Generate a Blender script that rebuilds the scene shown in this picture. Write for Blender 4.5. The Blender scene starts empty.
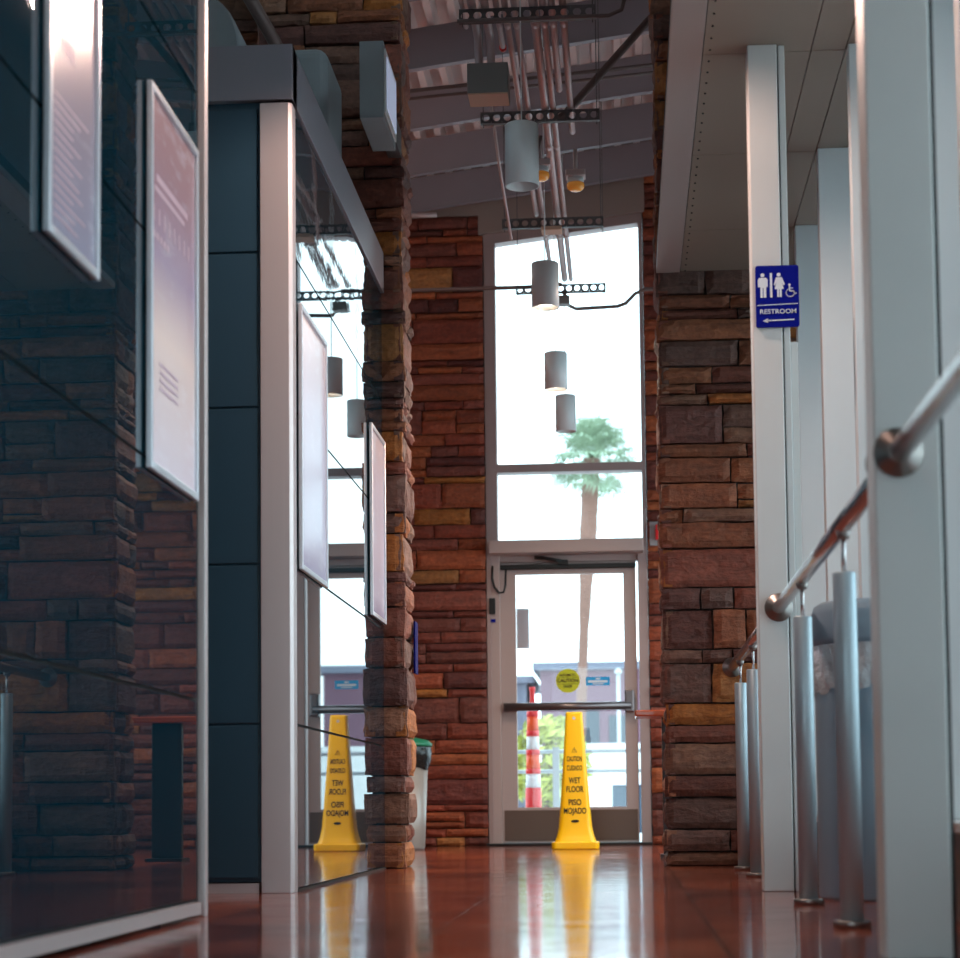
import bpy, bmesh, math, random
from mathutils import Vector, Matrix, noise
R = random.Random(7)
C = bpy.context.scene.collection
PI = math.pi

# ------------------------------------------------------------ materials
def s2l(c):
    return tuple((v/12.92 if v <= .04045 else ((v+.055)/1.055)**2.4) for v in c)
def rgb(r, g, b):
    return s2l((r/255, g/255, b/255)) + (1,)
def mat(name, col, rough=.5, metal=0, coat=0, ior=1.5, bump=0, bscale=20, vary=0, stretch=None, emit=None, estr=0, trans=0, bdist=.01):
    m = bpy.data.materials.new(name); m.use_nodes = True
    nt = m.node_tree; b = nt.nodes['Principled BSDF']
    b.inputs['Base Color'].default_value = col
    b.inputs['Roughness'].default_value = rough; b.inputs['Metallic'].default_value = metal
    b.inputs['Coat Weight'].default_value = coat; b.inputs['IOR'].default_value = ior
    b.inputs['Transmission Weight'].default_value = trans
    if emit:
        b.inputs['Emission Color'].default_value = emit; b.inputs['Emission Strength'].default_value = estr
    tc = nt.nodes.new('ShaderNodeTexCoord'); mp = nt.nodes.new('ShaderNodeMapping')
    nt.links.new(tc.outputs['Object'], mp.inputs['Vector'])
    if stretch: mp.inputs['Scale'].default_value = stretch
    ns = nt.nodes.new('ShaderNodeTexNoise'); ns.inputs['Scale'].default_value = bscale; ns.inputs['Detail'].default_value = 5
    nt.links.new(mp.outputs['Vector'], ns.inputs['Vector'])
    if bump:
        bp = nt.nodes.new('ShaderNodeBump'); bp.inputs['Strength'].default_value = bump; bp.inputs['Distance'].default_value = bdist
        nt.links.new(ns.outputs['Fac'], bp.inputs['Height']); nt.links.new(bp.outputs['Normal'], b.inputs['Normal'])
    if vary:
        mx = nt.nodes.new('ShaderNodeMix'); mx.data_type = 'RGBA'; mx.blend_type = 'MULTIPLY'
        mx.inputs[0].default_value = vary; mx.inputs[6].default_value = col
        cr = nt.nodes.new('ShaderNodeValToRGB'); cr.color_ramp.elements[0].color = (.45, .45, .45, 1); cr.color_ramp.elements[1].color = (1.15, 1.15, 1.15, 1)
        cr.color_ramp.elements[0].position = .3; cr.color_ramp.elements[1].position = .7
        nt.links.new(ns.outputs['Fac'], cr.inputs[0]); nt.links.new(cr.outputs[0], mx.inputs[7]); nt.links.new(mx.outputs[2], b.inputs['Base Color'])
    return m

def thin_glass(name, tint=(1, 1, 1, 1), ior=1.5):
    m = bpy.data.materials.new(name); m.use_nodes = True
    nt = m.node_tree; nt.nodes.clear()
    o = nt.nodes.new('ShaderNodeOutputMaterial'); mix = nt.nodes.new('ShaderNodeMixShader')
    fr = nt.nodes.new('ShaderNodeFresnel'); fr.inputs['IOR'].default_value = ior
    tr = nt.nodes.new('ShaderNodeBsdfTransparent'); tr.inputs[0].default_value = tint
    gl = nt.nodes.new('ShaderNodeBsdfGlossy'); gl.inputs['Roughness'].default_value = .02
    nt.links.new(fr.outputs[0], mix.inputs[0]); nt.links.new(tr.outputs[0], mix.inputs[1]); nt.links.new(gl.outputs[0], mix.inputs[2])
    nt.links.new(mix.outputs[0], o.inputs[0])
    return m

def stone_mat():
    m = bpy.data.materials.new('ledge_stone'); m.use_nodes = True
    nt = m.node_tree; b = nt.nodes['Principled BSDF']; L = nt.links.new
    at = nt.nodes.new('ShaderNodeAttribute'); at.attribute_name = 'Col'
    tc = nt.nodes.new('ShaderNodeTexCoord'); mp = nt.nodes.new('ShaderNodeMapping'); mp.inputs['Scale'].default_value = (2.2, 2.2, 7)
    L(tc.outputs['Object'], mp.inputs['Vector'])
    n1 = nt.nodes.new('ShaderNodeTexNoise'); n1.inputs['Scale'].default_value = 3; n1.inputs['Detail'].default_value = 8; n1.inputs['Roughness'].default_value = .65
    n1.inputs['Distortion'].default_value = .6
    L(mp.outputs[0], n1.inputs['Vector'])
    n2 = nt.nodes.new('ShaderNodeTexNoise'); n2.inputs['Scale'].default_value = 38; n2.inputs['Detail'].default_value = 7
    L(tc.outputs['Object'], n2.inputs['Vector'])
    cr = nt.nodes.new('ShaderNodeValToRGB')
    e = cr.color_ramp.elements; e[0].position = .3; e[0].color = (.62, .58, .60, 1); e[1].position = .72; e[1].color = (1.2, 1.12, 1.05, 1)
    L(n1.outputs['Fac'], cr.inputs[0])
    mx = nt.nodes.new('ShaderNodeMix'); mx.data_type = 'RGBA'; mx.blend_type = 'MULTIPLY'; mx.inputs[0].default_value = .95
    L(at.outputs['Color'], mx.inputs[6]); L(cr.outputs[0], mx.inputs[7])
    cr2 = nt.nodes.new('ShaderNodeValToRGB'); cr2.color_ramp.elements[0].position = .25; cr2.color_ramp.elements[0].color = (.6, .6, .6, 1)
    cr2.color_ramp.elements[1].position = .75; cr2.color_ramp.elements[1].color = (1.25, 1.25, 1.25, 1)
    L(n2.outputs['Fac'], cr2.inputs[0])
    m2 = nt.nodes.new('ShaderNodeMix'); m2.data_type = 'RGBA'; m2.blend_type = 'MULTIPLY'; m2.inputs[0].default_value = .8
    L(mx.outputs[2], m2.inputs[6]); L(cr2.outputs[0], m2.inputs[7]); L(m2.outputs[2], b.inputs['Base Color'])
    ad = nt.nodes.new('ShaderNodeMath'); ad.operation = 'MULTIPLY_ADD'; ad.inputs[1].default_value = .5
    L(n2.outputs['Fac'], ad.inputs[0]); L(n1.outputs['Fac'], ad.inputs[2])
    bp = nt.nodes.new('ShaderNodeBump'); bp.inputs['Strength'].default_value = 1; bp.inputs['Distance'].default_value = .018
    L(ad.outputs[0], bp.inputs['Height']); L(bp.outputs['Normal'], b.inputs['Normal'])
    b.inputs['Roughness'].default_value = .72
    return m

def floor_mat():
    m = bpy.data.materials.new('polished_slate_floor'); m.use_nodes = True
    nt = m.node_tree; b = nt.nodes['Principled BSDF']; L = nt.links.new
    tc = nt.nodes.new('ShaderNodeTexCoord')
    mp = nt.nodes.new('ShaderNodeMapping'); mp.inputs['Location'].default_value = (.46, .1, 0)
    L(tc.outputs['Object'], mp.inputs[0])
    br = nt.nodes.new('ShaderNodeTexBrick'); br.offset = 0; br.inputs['Scale'].default_value = 1
    br.inputs['Brick Width'].default_value = .665; br.inputs['Row Height'].default_value = .665
    br.inputs['Mortar Size'].default_value = .005; br.inputs['Mortar Smooth'].default_value = .1
    br.inputs['Color1'].default_value = (.0, .0, .0, 1); br.inputs['Color2'].default_value = (1, 1, 1, 1); br.inputs['Mortar'].default_value = (.5, .5, .5, 1)
    L(mp.outputs[0], br.inputs['Vector'])
    ns = nt.nodes.new('ShaderNodeTexNoise'); ns.inputs['Scale'].default_value = 1.8; ns.inputs['Detail'].default_value = 7; ns.inputs['Roughness'].default_value = .6
    L(tc.outputs['Object'], ns.inputs['Vector'])
    sm = nt.nodes.new('ShaderNodeMath'); sm.operation = 'MULTIPLY_ADD'; sm.inputs[1].default_value = .30
    L(br.outputs['Color'], sm.inputs[0]); L(ns.outputs['Fac'], sm.inputs[2])
    cr = nt.nodes.new('ShaderNodeValToRGB'); e = cr.color_ramp.elements
    e[0].position = .35; e[0].color = FLOOR_A; e[1].position = .95; e[1].color = FLOOR_B
    x = e.new(.62); x.color = FLOOR_M
    L(sm.outputs[0], cr.inputs[0])
    mx = nt.nodes.new('ShaderNodeMix'); mx.data_type = 'RGBA'; L(br.outputs['Fac'], mx.inputs[0]); L(cr.outputs[0], mx.inputs[6]); mx.inputs[7].default_value = rgb(60, 36, 32)
    L(mx.outputs[2], b.inputs['Base Color'])
    n3 = nt.nodes.new('ShaderNodeTexNoise'); n3.inputs['Scale'].default_value = 6; n3.inputs['Detail'].default_value = 4
    L(tc.outputs['Object'], n3.inputs['Vector'])
    mr = nt.nodes.new('ShaderNodeMapRange'); mr.inputs[1].default_value = .3; mr.inputs[2].default_value = .7; mr.inputs[3].default_value = .07; mr.inputs[4].default_value = .13
    L(n3.outputs['Fac'], mr.inputs[0]); L(mr.outputs[0], b.inputs['Roughness'])
    iv = nt.nodes.new('ShaderNodeMath'); iv.operation = 'SUBTRACT'; iv.inputs[0].default_value = 1; L(br.outputs['Fac'], iv.inputs[1])
    bp = nt.nodes.new('ShaderNodeBump'); bp.inputs['Strength'].default_value = .25; bp.inputs['Distance'].default_value = .002
    L(iv.outputs[0], bp.inputs['Height'])
    bp2 = nt.nodes.new('ShaderNodeBump'); bp2.inputs['Strength'].default_value = .04; bp2.inputs['Distance'].default_value = .01
    L(n3.outputs['Fac'], bp2.inputs['Height']); L(bp.outputs[0], bp2.inputs['Normal']); L(bp2.outputs['Normal'], b.inputs['Normal'])
    return m

def poster_mat(name, top, bottom, z0, z1, seed, text=(.9, .88, .95, 1)):
    """washed out printed sheet: soft colour blend with faint blocks of lettering-like print"""
    m = bpy.data.materials.new(name); m.use_nodes = True
    nt = m.node_tree; b = nt.nodes['Principled BSDF']; L = nt.links.new
    tc = nt.nodes.new('ShaderNodeTexCoord'); sp = nt.nodes.new('ShaderNodeSeparateXYZ'); L(tc.outputs['Object'], sp.inputs[0])
    mr = nt.nodes.new('ShaderNodeMapRange'); mr.inputs[1].default_value = z0; mr.inputs[2].default_value = z1
    L(sp.outputs['Z'], mr.inputs[0])
    cr = nt.nodes.new('ShaderNodeValToRGB'); e = cr.color_ramp.elements
    e[0].color = bottom[0]; e[1].color = top
    for p, c in bottom[1:]:
        q = e.new(p); q.color = c
    L(mr.outputs[0], cr.inputs[0])
    mp = nt.nodes.new('ShaderNodeMapping'); mp.inputs['Location'].default_value = (seed, seed*2, seed*.3); mp.inputs['Scale'].default_value = (1, 7, 26)
    L(tc.outputs['Object'], mp.inputs[0])
    ns = nt.nodes.new('ShaderNodeTexNoise'); ns.inputs['Scale'].default_value = 1.3; ns.inputs['Detail'].default_value = 3; L(mp.outputs[0], ns.inputs['Vector'])
    n2 = nt.nodes.new('ShaderNodeTexNoise'); n2.inputs['Scale'].default_value = 3.5; n2.inputs['Detail'].default_value = 1; L(tc.outputs['Object'], n2.inputs['Vector'])
    ml = nt.nodes.new('ShaderNodeMath'); ml.operation = 'MULTIPLY'; L(ns.outputs['Fac'], ml.inputs[0]); L(n2.outputs['Fac'], ml.inputs[1])
    st = nt.nodes.new('ShaderNodeMapRange'); st.inputs[1].default_value = .27; st.inputs[2].default_value = .40; st.inputs[4].default_value = .22
    L(ml.outputs[0], st.inputs[0])
    mx = nt.nodes.new('ShaderNodeMix'); mx.data_type = 'RGBA'; L(st.outputs[0], mx.inputs[0]); L(cr.outputs[0], mx.inputs[6]); mx.inputs[7].default_value = text
    L(mx.outputs[2], b.inputs['Base Color']); b.inputs['Roughness'].default_value = .25
    return m

FLOOR_A = rgb(72, 38, 34); FLOOR_M = rgb(134, 68, 54); FLOOR_B = rgb(186, 98, 68)
M = dict(
    stone=stone_mat(), floor=floor_mat(),
    mortar=mat('dark_mortar', rgb(48, 34, 30), .95, bump=.5, bscale=60),
    alu=mat('brushed_aluminium', rgb(205, 194, 194), .42, .55, bump=.05, bscale=60, stretch=(1, 1, .05)),
    white_steel=mat('painted_steel', rgb(216, 216, 214), .38, .0, vary=.12, bscale=3),
    mullion=mat('white_mullion_paint', rgb(222, 228, 230), .45, vary=.1, bscale=2),
    glass_dark=mat('dark_teal_glass_panel', rgb(6, 40, 52), .012, 0, ior=1.6, bump=.0, bscale=2),
    glass_ripple=mat('rippled_dark_glass', rgb(6, 36, 46), .012, 0, ior=1.6, bump=.035, bscale=2.5, stretch=(1, 1, 2.5), bdist=.02),
    teal=mat('slate_teal_panel', rgb(44, 73, 90), .35, .1, vary=.2, bscale=1.2),
    fascia=mat('grey_fascia_metal', rgb(146, 142, 150), .4, .5),
    seam=mat('black_joint', rgb(10, 10, 12), .6),
    poster_frame=mat('satin_silver_frame', rgb(205, 208, 216), .3, .5),
    steel=mat('polished_steel', rgb(214, 208, 208), .27, 1.0),
    satin=mat('satin_stainless_tube', rgb(176, 192, 200), .42, .45, bump=.03, bscale=80),
    flange=mat('cast_flange', rgb(150, 142, 138), .35, .9),
    white=mat('white_enamel', rgb(232, 236, 236), .35),
    beam=mat('beam_paint', rgb(150, 140, 146), .6, vary=.2, bscale=1.5),
    deck=mat('metal_deck_paint', rgb(232, 212, 208), .6, vary=.15, bscale=2),
    soffit=mat('soffit_panel_grey', rgb(142, 126, 114), .5, vary=.12, bscale=1.2),
    soffit_trim=mat('soffit_trim_grey', rgb(166, 148, 142), .5),
    conduit=mat('conduit_pipe', rgb(205, 186, 184), .45, .3),
    conduit_dark=mat('dark_conduit', rgb(112, 94, 90), .5, .3),
    strut=mat('strut_channel_steel', rgb(96, 92, 92), .5, .5),
    box=mat('junction_box_grey', rgb(128, 124, 120), .5, .2),
    box_tan=mat('raw_box_underside', rgb(205, 165, 140), .6),
    duct=mat('grey_duct_paint', rgb(140, 148, 152), .55, vary=.2, bscale=3),
    header=mat('header_paint', rgb(150, 128, 120), .6),
    wframe=mat('window_frame_bronze_grey', rgb(168, 142, 138), .45, .25),
    dframe=mat('door_frame_aluminium', rgb(182, 156, 150), .4, .3),
    kick=mat('brown_kick_plate', rgb(98, 72, 60), .35, .4),
    black=mat('black_rubber', rgb(14, 14, 15), .5),
    pushbar=mat('push_bar_metal', rgb(120, 108, 108), .3, .8),
    glass=thin_glass('clear_window_glass'),
    yellow=mat('yellow_cone_plastic', rgb(255, 204, 0), .38),
    ink=mat('black_print', rgb(14, 12, 12), .6),
    blue=mat('sign_blue', rgb(0, 14, 128), .75),
    blue_dark=mat('dark_blue_sign', rgb(4, 12, 96), .8),
    signwhite=mat('sign_white_print', rgb(225, 228, 235), .5),
    green_lid=mat('green_lid_plastic', rgb(10, 110, 80), .4),
    bag_black=mat('black_bin_liner', rgb(12, 13, 14), .25, bump=.8, bscale=18, bdist=.02),
    bin_grey=mat('grey_bin_body', rgb(150, 152, 150), .35, .3),
    bin_blue=mat('bluegrey_bin_plastic', rgb(132, 156, 172), .35),
    bag_clear=mat('clear_plastic_liner', rgb(214, 220, 224), .2, bump=1, bscale=9, bdist=.03, trans=.35, ior=1.3),
    wood=mat('orange_wood_top', rgb(190, 86, 44), .3, coat=.4, vary=.3, bscale=4, stretch=(1, 12, 12)),
    dark_leg=mat('dark_table_leg', rgb(42, 34, 38), .4),
    red=mat('alarm_red', rgb(230, 20, 30), .4),
    alarm_plate=mat('alarm_back_plate', rgb(150, 140, 140), .5),
    sign_yellow=mat('sticker_yellow_green', rgb(205, 200, 30), .5),
    sign_cyan=mat('sticker_light_blue', rgb(30, 160, 220), .5),
    orange=mat('delineator_red_orange', rgb(240, 30, 34), .5),
    orange2=mat('delineator_orange_band', rgb(255, 84, 0), .45),
    white_band=mat('white_reflective_band', rgb(235, 232, 236), .4),
    amber=mat('amber_glass_globe', rgb(228, 176, 92), .2, ior=1.4, emit=rgb(255, 150, 50), estr=.12),
    lamp_glow=mat('lamp_lens', rgb(255, 240, 225), .4, emit=(1, .82, .62, 1), estr=9),
    lamp_off=mat('lamp_inner', rgb(90, 84, 82), .4),
    trunk=mat('palm_trunk', rgb(132, 96, 84), .9, bump=.8, bscale=6, stretch=(1, 1, 5), vary=.5),
    frond=mat('palm_frond', rgb(150, 168, 140), .6, vary=.4, bscale=2),
    concrete=mat('outside_concrete', rgb(214, 212, 210), .8, vary=.1, bscale=1),
    bldg=mat('far_building_wall', rgb(108, 74, 88), .8, vary=.2, bscale=.2),
    bldg2=mat('far_building_pale', rgb(112, 112, 126), .8),
    bldg_win=mat('far_building_window', rgb(50, 60, 72), .2),
    leaf=mat('shrub_leaf', rgb(176, 176, 84), .6, vary=.4, bscale=3),
    rail_out=mat('outside_rail_paint', rgb(176, 178, 182), .5, .2),
    cart=mat('dark_blue_box', rgb(50, 66, 84), .5),
    panel=mat('grey_notice_back', rgb(205, 203, 214), .5),
    wall=mat('painted_wall_beige', rgb(126, 116, 112), .7, vary=.15, bscale=1.5),
    lightpanel=mat('opal_light_panel', rgb(200, 208, 225), .3, emit=(.62, .72, 1, 1), estr=.32),
)

for q in ('blue', 'blue_dark'): M[q].node_tree.nodes['Principled BSDF'].inputs['Specular IOR Level'].default_value = .12
# ------------------------------------------------------------ mesh builder
KF = 1.0      # the kiosk side is laid out at a nominal size and brought to its true distance by this factor
def kf(p):
    x, y, z = p
    return (x*KF, y*KF, z if z < .3 else .3+(z-.3)*KF)
class MB:
    def __init__(s): s.v = []; s.f = []; s.c = []; s.smooth = []
    def face(s, idx, col=None, sm=False): s.f.append(idx); s.c.append(col); s.smooth.append(sm)
    def add(s, vs, fs, sm=False, col=None):
        o = len(s.v); s.v += [tuple(p) for p in vs]
        for f in fs: s.face([o+i for i in f], col, sm)
        return s
    def box(s, x0, x1, y0, y1, z0, z1, col=None):
        vs = [(x, y, z) for x in (x0, x1) for y in (y0, y1) for z in (z0, z1)]
        return s.add(vs, [(0, 1, 3, 2), (4, 6, 7, 5), (0, 4, 5, 1), (2, 3, 7, 6), (0, 2, 6, 4), (1, 5, 7, 3)], col=col)
    def prism(s, pts, d, axis='y'):
        """pts: polygon; d=(lo,hi) along axis. pts are (x,z) for y, (y,z) for x, (x,y) for z"""
        n = len(pts)
        mk = {'y': lambda p, t: (p[0], t, p[1]), 'x': lambda p, t: (t, p[0], p[1]), 'z': lambda p, t: (p[0], p[1], t)}[axis]
        vs = [mk(p, d[0]) for p in pts]+[mk(p, d[1]) for p in pts]
        fs = [tuple(range(n)), tuple(range(2*n-1, n-1, -1))]+[(i, i+n, (i+1) % n+n, (i+1) % n) for i in range(n)]
        return s.add(vs, fs)
    def tube(s, path, r, n=12, cap=True, sm=True):
        path = [Vector(p) for p in path]; rs = r if isinstance(r, (list, tuple)) else [r]*len(path)
        o = len(s.v); prev = None
        for i, p in enumerate(path):
            a = path[max(i-1, 0)]; b = path[min(i+1, len(path)-1)]; t = (b-a).normalized()
            if prev is None:
                u = t.orthogonal().normalized()
            else:
                u = (prev-t*prev.dot(t)).normalized()
            prev = u; w = t.cross(u)
            for k in range(n):
                q = p+(u*math.cos(2*PI*k/n)+w*math.sin(2*PI*k/n))*rs[i]; s.v.append(tuple(q))
        for i in range(len(path)-1):
            for k in range(n):
                s.face([o+i*n+k, o+i*n+(k+1) % n, o+(i+1)*n+(k+1) % n, o+(i+1)*n+k], None, sm)
        if cap:
            s.face([o+k for k in range(n)][::-1]); e = o+(len(path)-1)*n; s.face([e+k for k in range(n)])
        return s
    def lathe(s, cx, cy, prof, n=32, sm=True, closed_top=True, closed_bottom=True):
        o = len(s.v)
        for r, z in prof:
            for k in range(n): s.v.append((cx+r*math.cos(2*PI*k/n), cy+r*math.sin(2*PI*k/n), z))
        for i in range(len(prof)-1):
            for k in range(n):
                s.face([o+i*n+k, o+i*n+(k+1) % n, o+(i+1)*n+(k+1) % n, o+(i+1)*n+k], None, sm)
        if closed_bottom: s.face([o+k for k in range(n)][::-1])
        if closed_top: e = o+(len(prof)-1)*n; s.face([e+k for k in range(n)])
        return s
    def build(s, name, m, parent=None, at=None, bevel=0, seg=2, fixn=False):
        s.v = [kf(p) for p in s.v]
        off = Vector((0, 0, 0))
        if parent is not None:
            p = parent
            while p is not None: off += p.location; p = p.parent
            loc = Vector((0, 0, 0))
        else:
            if at is None:
                xs = [p[0] for p in s.v]; ys = [p[1] for p in s.v]; zs = [p[2] for p in s.v]
                at = ((min(xs)+max(xs))/2, (min(ys)+max(ys))/2, min(zs))
            off = Vector(at); loc = Vector(at)
        me = bpy.data.meshes.new(name)
        me.from_pydata([(x-off.x, y-off.y, z-off.z) for x, y, z in s.v], [], s.f)
        me.polygons.foreach_set('use_smooth', s.smooth)
        if any(c is not None for c in s.c):
            ca = me.color_attributes.new('Col', 'FLOAT_COLOR', 'CORNER')
            for p, c in zip(me.polygons, s.c):
                for li in p.loop_indices: ca.data[li].color = c or (.05, .035, .03, 1)
        me.validate(); me.update()
        if fixn:
            bm = bmesh.new(); bm.from_mesh(me); bmesh.ops.recalc_face_normals(bm, faces=bm.faces); bm.to_mesh(me); bm.free()
        o = bpy.data.objects.new(name, me); C.objects.link(o); o.location = loc
        if m is not None: me.materials.append(m)
        if parent is not None: o.parent = parent
        if bevel:
            b = o.modifiers.new('bevel', 'BEVEL'); b.width = bevel; b.segments = seg; b.limit_method = 'ANGLE'; b.angle_limit = math.radians(40)
        return o

def tag(o, label=None, cat=None, group=None, kind=None):
    if label: o['label'] = label
    if cat: o['category'] = cat
    if group: o['group'] = group
    if kind: o['kind'] = kind
    return o
def empty(name, loc, label, cat, group=None):
    o = bpy.data.objects.new(name, None); C.objects.link(o); o.location = kf(loc); o.empty_display_size = .1
    return tag(o, label, cat, group)
def struct(o): o['kind'] = 'structure'; return o
def sroot(name, loc):
    o = bpy.data.objects.new(name, None); C.objects.link(o); o.location = loc; o['kind'] = 'structure'; return o
def copy_tree(o, parent=None):
    c = o.copy(); C.objects.link(c); c.parent = parent
    for ch in list(o.children): copy_tree(ch, c)
    return c

def text(txt, size, loc, parent, m, name='lettering', rx=PI/2, rz=0, extr=.0008, width=None, bold=.016):
    cu = bpy.data.curves.new('t', 'FONT'); cu.body = txt; cu.size = size; cu.align_x = 'CENTER'; cu.align_y = 'CENTER'; cu.extrude = extr; cu.offset = size*bold
    to = bpy.data.objects.new('t', cu); C.objects.link(to)
    dg = bpy.context.evaluated_depsgraph_get(); dg.update()
    me = bpy.data.meshes.new_from_object(to.evaluated_get(dg))
    C.objects.unlink(to); bpy.data.objects.remove(to); bpy.data.curves.remove(cu)
    xs = [v.co.x for v in me.vertices]; k = 1
    if width and xs: k = width/(max(xs)-min(xs))
    off = Vector((0, 0, 0)); p = parent
    while p is not None: off += p.location; p = p.parent
    T = Matrix.Translation(Vector(loc)-off) @ Matrix.Rotation(rz, 4, 'Z') @ Matrix.Rotation(rx, 4, 'X') @ Matrix.Diagonal((k, 1, 1, 1))
    me.transform(T); me.materials.clear(); me.materials.append(m)
    o = bpy.data.objects.new(name, me); C.objects.link(o); o.parent = parent
    return o

# ------------------------------------------------------------ ledge stone
PAL = [rgb(*c) for c in ((130, 74, 58), (118, 66, 52), (146, 86, 58), (104, 64, 56), (128, 92, 78), (138, 98, 78), (100, 62, 56), (150, 92, 62), (114, 82, 72), (136, 76, 60))]
OCH = [rgb(*c) for c in ((186, 112, 46), (172, 112, 60), (168, 98, 44))]
RED_LIT = [rgb(*c) for c in ((146, 66, 44), (124, 56, 40), (164, 82, 46), (108, 50, 42), (138, 70, 54), (152, 72, 44), (120, 62, 50), (176, 92, 50))]  # redder tones put the warm light on the end wall into the stone
CURPAL = PAL
def courses(H, rnd):
    out = []; z = 0
    while z < H:
        h = rnd.choice((.055, .07, .09, .11, .13, .16, .2))
        if H-z-h < .05: h = H-z
        out.append((z, z+h)); z += h
    return out
def stone_block(mb, O, U, V, N, u0, u1, v0, v1, d0, d1, col, rnd, rough=.009):
    """rough block: grid front face with chipped rim, side skirts going back to d0"""
    nu = max(3, int((u1-u0)/.035)); nv = max(3, int((v1-v0)/.03))
    seed = Vector((rnd.random()*50, rnd.random()*50, 0)); o = len(mb.v)
    slant = rnd.uniform(-.25, .25)*(v1-v0)
    for j in range(nv+1):
        for i in range(nu+1):
            fu, fv = i/nu, j/nv
            u = u0+(u1-u0)*fu; v = v0+(v1-v0)*fv
            rim = min(fu*(u1-u0), (1-fu)*(u1-u0), fv*(v1-v0), (1-fv)*(v1-v0))
            nz = noise.noise(Vector((u*9, v*14, 0))+seed)*rough+noise.noise(Vector((u*30, v*40, 3))+seed)*rough*.45
            d = d1+nz-(.018 if rim < 1e-6 else 0)
            if fu in (0, 1): u += noise.noise(Vector((v*20, fu*7, 1))+seed)*.008+slant*(fv-.5)*.18
            if fv in (0, 1): v += noise.noise(Vector((u*9, fv*7, 2))+seed)*.006
            mb.v.append(tuple(O+U*u+V*v+N*d))
    W = nu+1
    for j in range(nv):
        for i in range(nu): mb.face([o+j*W+i, o+j*W+i+1, o+(j+1)*W+i+1, o+(j+1)*W+i], col, False)
    ring = [i for i in range(nu+1)]+[j*W+nu for j in range(1, nv+1)]+[nv*W+i for i in range(nu-1, -1, -1)]+[j*W for j in range(nv-1, 0, -1)]
    b = len(mb.v)
    for k in ring:
        p = Vector(mb.v[o+k]); d = (p-O).dot(N); mb.v.append(tuple(p-N*(d-d0)))
    n = len(ring)
    for k in range(n): mb.face([o+ring[k], b+k, b+(k+1) % n, o+ring[(k+1) % n]], col, False)
def pick(rnd, och=.12):
    c = rnd.choice(OCH) if rnd.random() < och else rnd.choice(CURPAL); k = rnd.uniform(.75, 1.2)
    return (c[0]*k, c[1]*k, c[2]*k, 1)
def stone_face(mb, O, U, V, N, W, cs, rnd, lead=None, tail=None, base=None, och=.12, lo=.16, hi=.62):
    """courses of blocks over a face; lead/tail = extra overhang per course at u=0 / u=W; base = protrusion per course"""
    g = .009
    for k, (z0, z1) in enumerate(cs):
        a = -(lead[k] if lead else 0); e = W+(tail[k] if tail else 0); u = a
        bd = base[k] if base else 0
        while u < e-.001:
            w = rnd.uniform(lo, hi)*(1.2 if z1-z0 > .1 else 1)
            if e-u-w < .12: w = e-u
            d = bd if base else rnd.uniform(0, .028)
            if z1-z0 > .12 and rnd.random() < .3 and not base:
                zm = z0+(z1-z0)*rnd.uniform(.35, .65)
                stone_block(mb, O, U, V, N, u+g/2, u+w-g/2, z0+g/2, zm-g/2, -.05, d, pick(rnd, och), rnd)
                stone_block(mb, O, U, V, N, u+g/2, u+w-g/2, zm+g/2, z1-g/2, -.05, rnd.uniform(0, .028), pick(rnd, och), rnd)
            else:
                stone_block(mb, O, U, V, N, u+g/2, u+w-g/2, z0+g/2, z1-g/2, -.05, d, pick(rnd, och), rnd)
            u += w

X_, Y_, Z_ = Vector((1, 0, 0)), Vector((0, 1, 0)), Vector((0, 0, 1))

# =========================================================== SETTING
fl = MB().box(-4.2, 2.2, -3, 15.9, -.1, 0).build('floor', M['floor'], at=(0, 0, 0)); struct(fl)

# roof deck (corrugated, sloping up to the right)
def roofz(x): return 5.246+.128*x
DK = .27
mb = MB(); x = -4.2; prof = []
while x < 2.2:
    for dx, dz in ((0, 0), (.045, 0), (.06, .11), (.135, .11), (.15, 0)): prof.append((x+dx, roofz(x+dx)+DK+dz))
    x += .15
o = len(mb.v)
for px, pz in prof: mb.v += [(px, -3, pz), (px, 15.9, pz), (px, -3, pz+.09), (px, 15.9, pz+.09)]
for i in range(len(prof)-1):
    a = o+i*4; b = a+4
    mb.face([a, b, b+1, a+1]); mb.face([a+2, a+3, b+3, b+2]); mb.face([a, a+2, b+2, b]); mb.face([a+1, b+1, b+3, a+3])
struct(mb.build('ceiling', M['deck'], at=(0, 0, 0)))

# roof beams
byy = [15.55, 14.68, 13.7, 12.6, 11.5, 10.4, 9.3, 8.2, 7.1, 6.0, 4.9, 3.8, 2.7, 1.6, .5]
ends = ['closest to the glazed end wall', 'second out from the glazed end wall', 'third out from the glazed end wall', 'fourth out from the glazed end wall', 'fifth out from the glazed end wall, at the top edge of the view']
for i, y in enumerate(byy):
    mb = MB()
    for (a, b, z0, z1) in ((-.02, .02, 0, .262), (-.026, .03, -.006, 0)):
        lo, hi = min(a, b), max(a, b)
        X0, X1 = -4.2, 2.2 if y > 10.6 else (.17 if y > 0 else .17)
        vs = [(xx, y+yy, roofz(xx)+zz) for xx in (X0, X1) for yy in (lo, hi) for zz in (z0, z1)]
        mb.add(vs, [(0, 1, 3, 2), (4, 6, 7, 5), (0, 4, 5, 1), (2, 3, 7, 6), (0, 2, 6, 4), (1, 5, 7, 3)])
    bo = mb.build('ceiling_beam', M['beam'])
    if i < 5: tag(bo, 'sloping grey steel roof beam under the roof deck, '+ends[i], 'beam', 'sloping steel ceiling beams')
    else: tag(bo, 'grey steel ceiling beam out of direct view above the corridor', 'beam', 'ceiling beams above the corridor')

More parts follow.
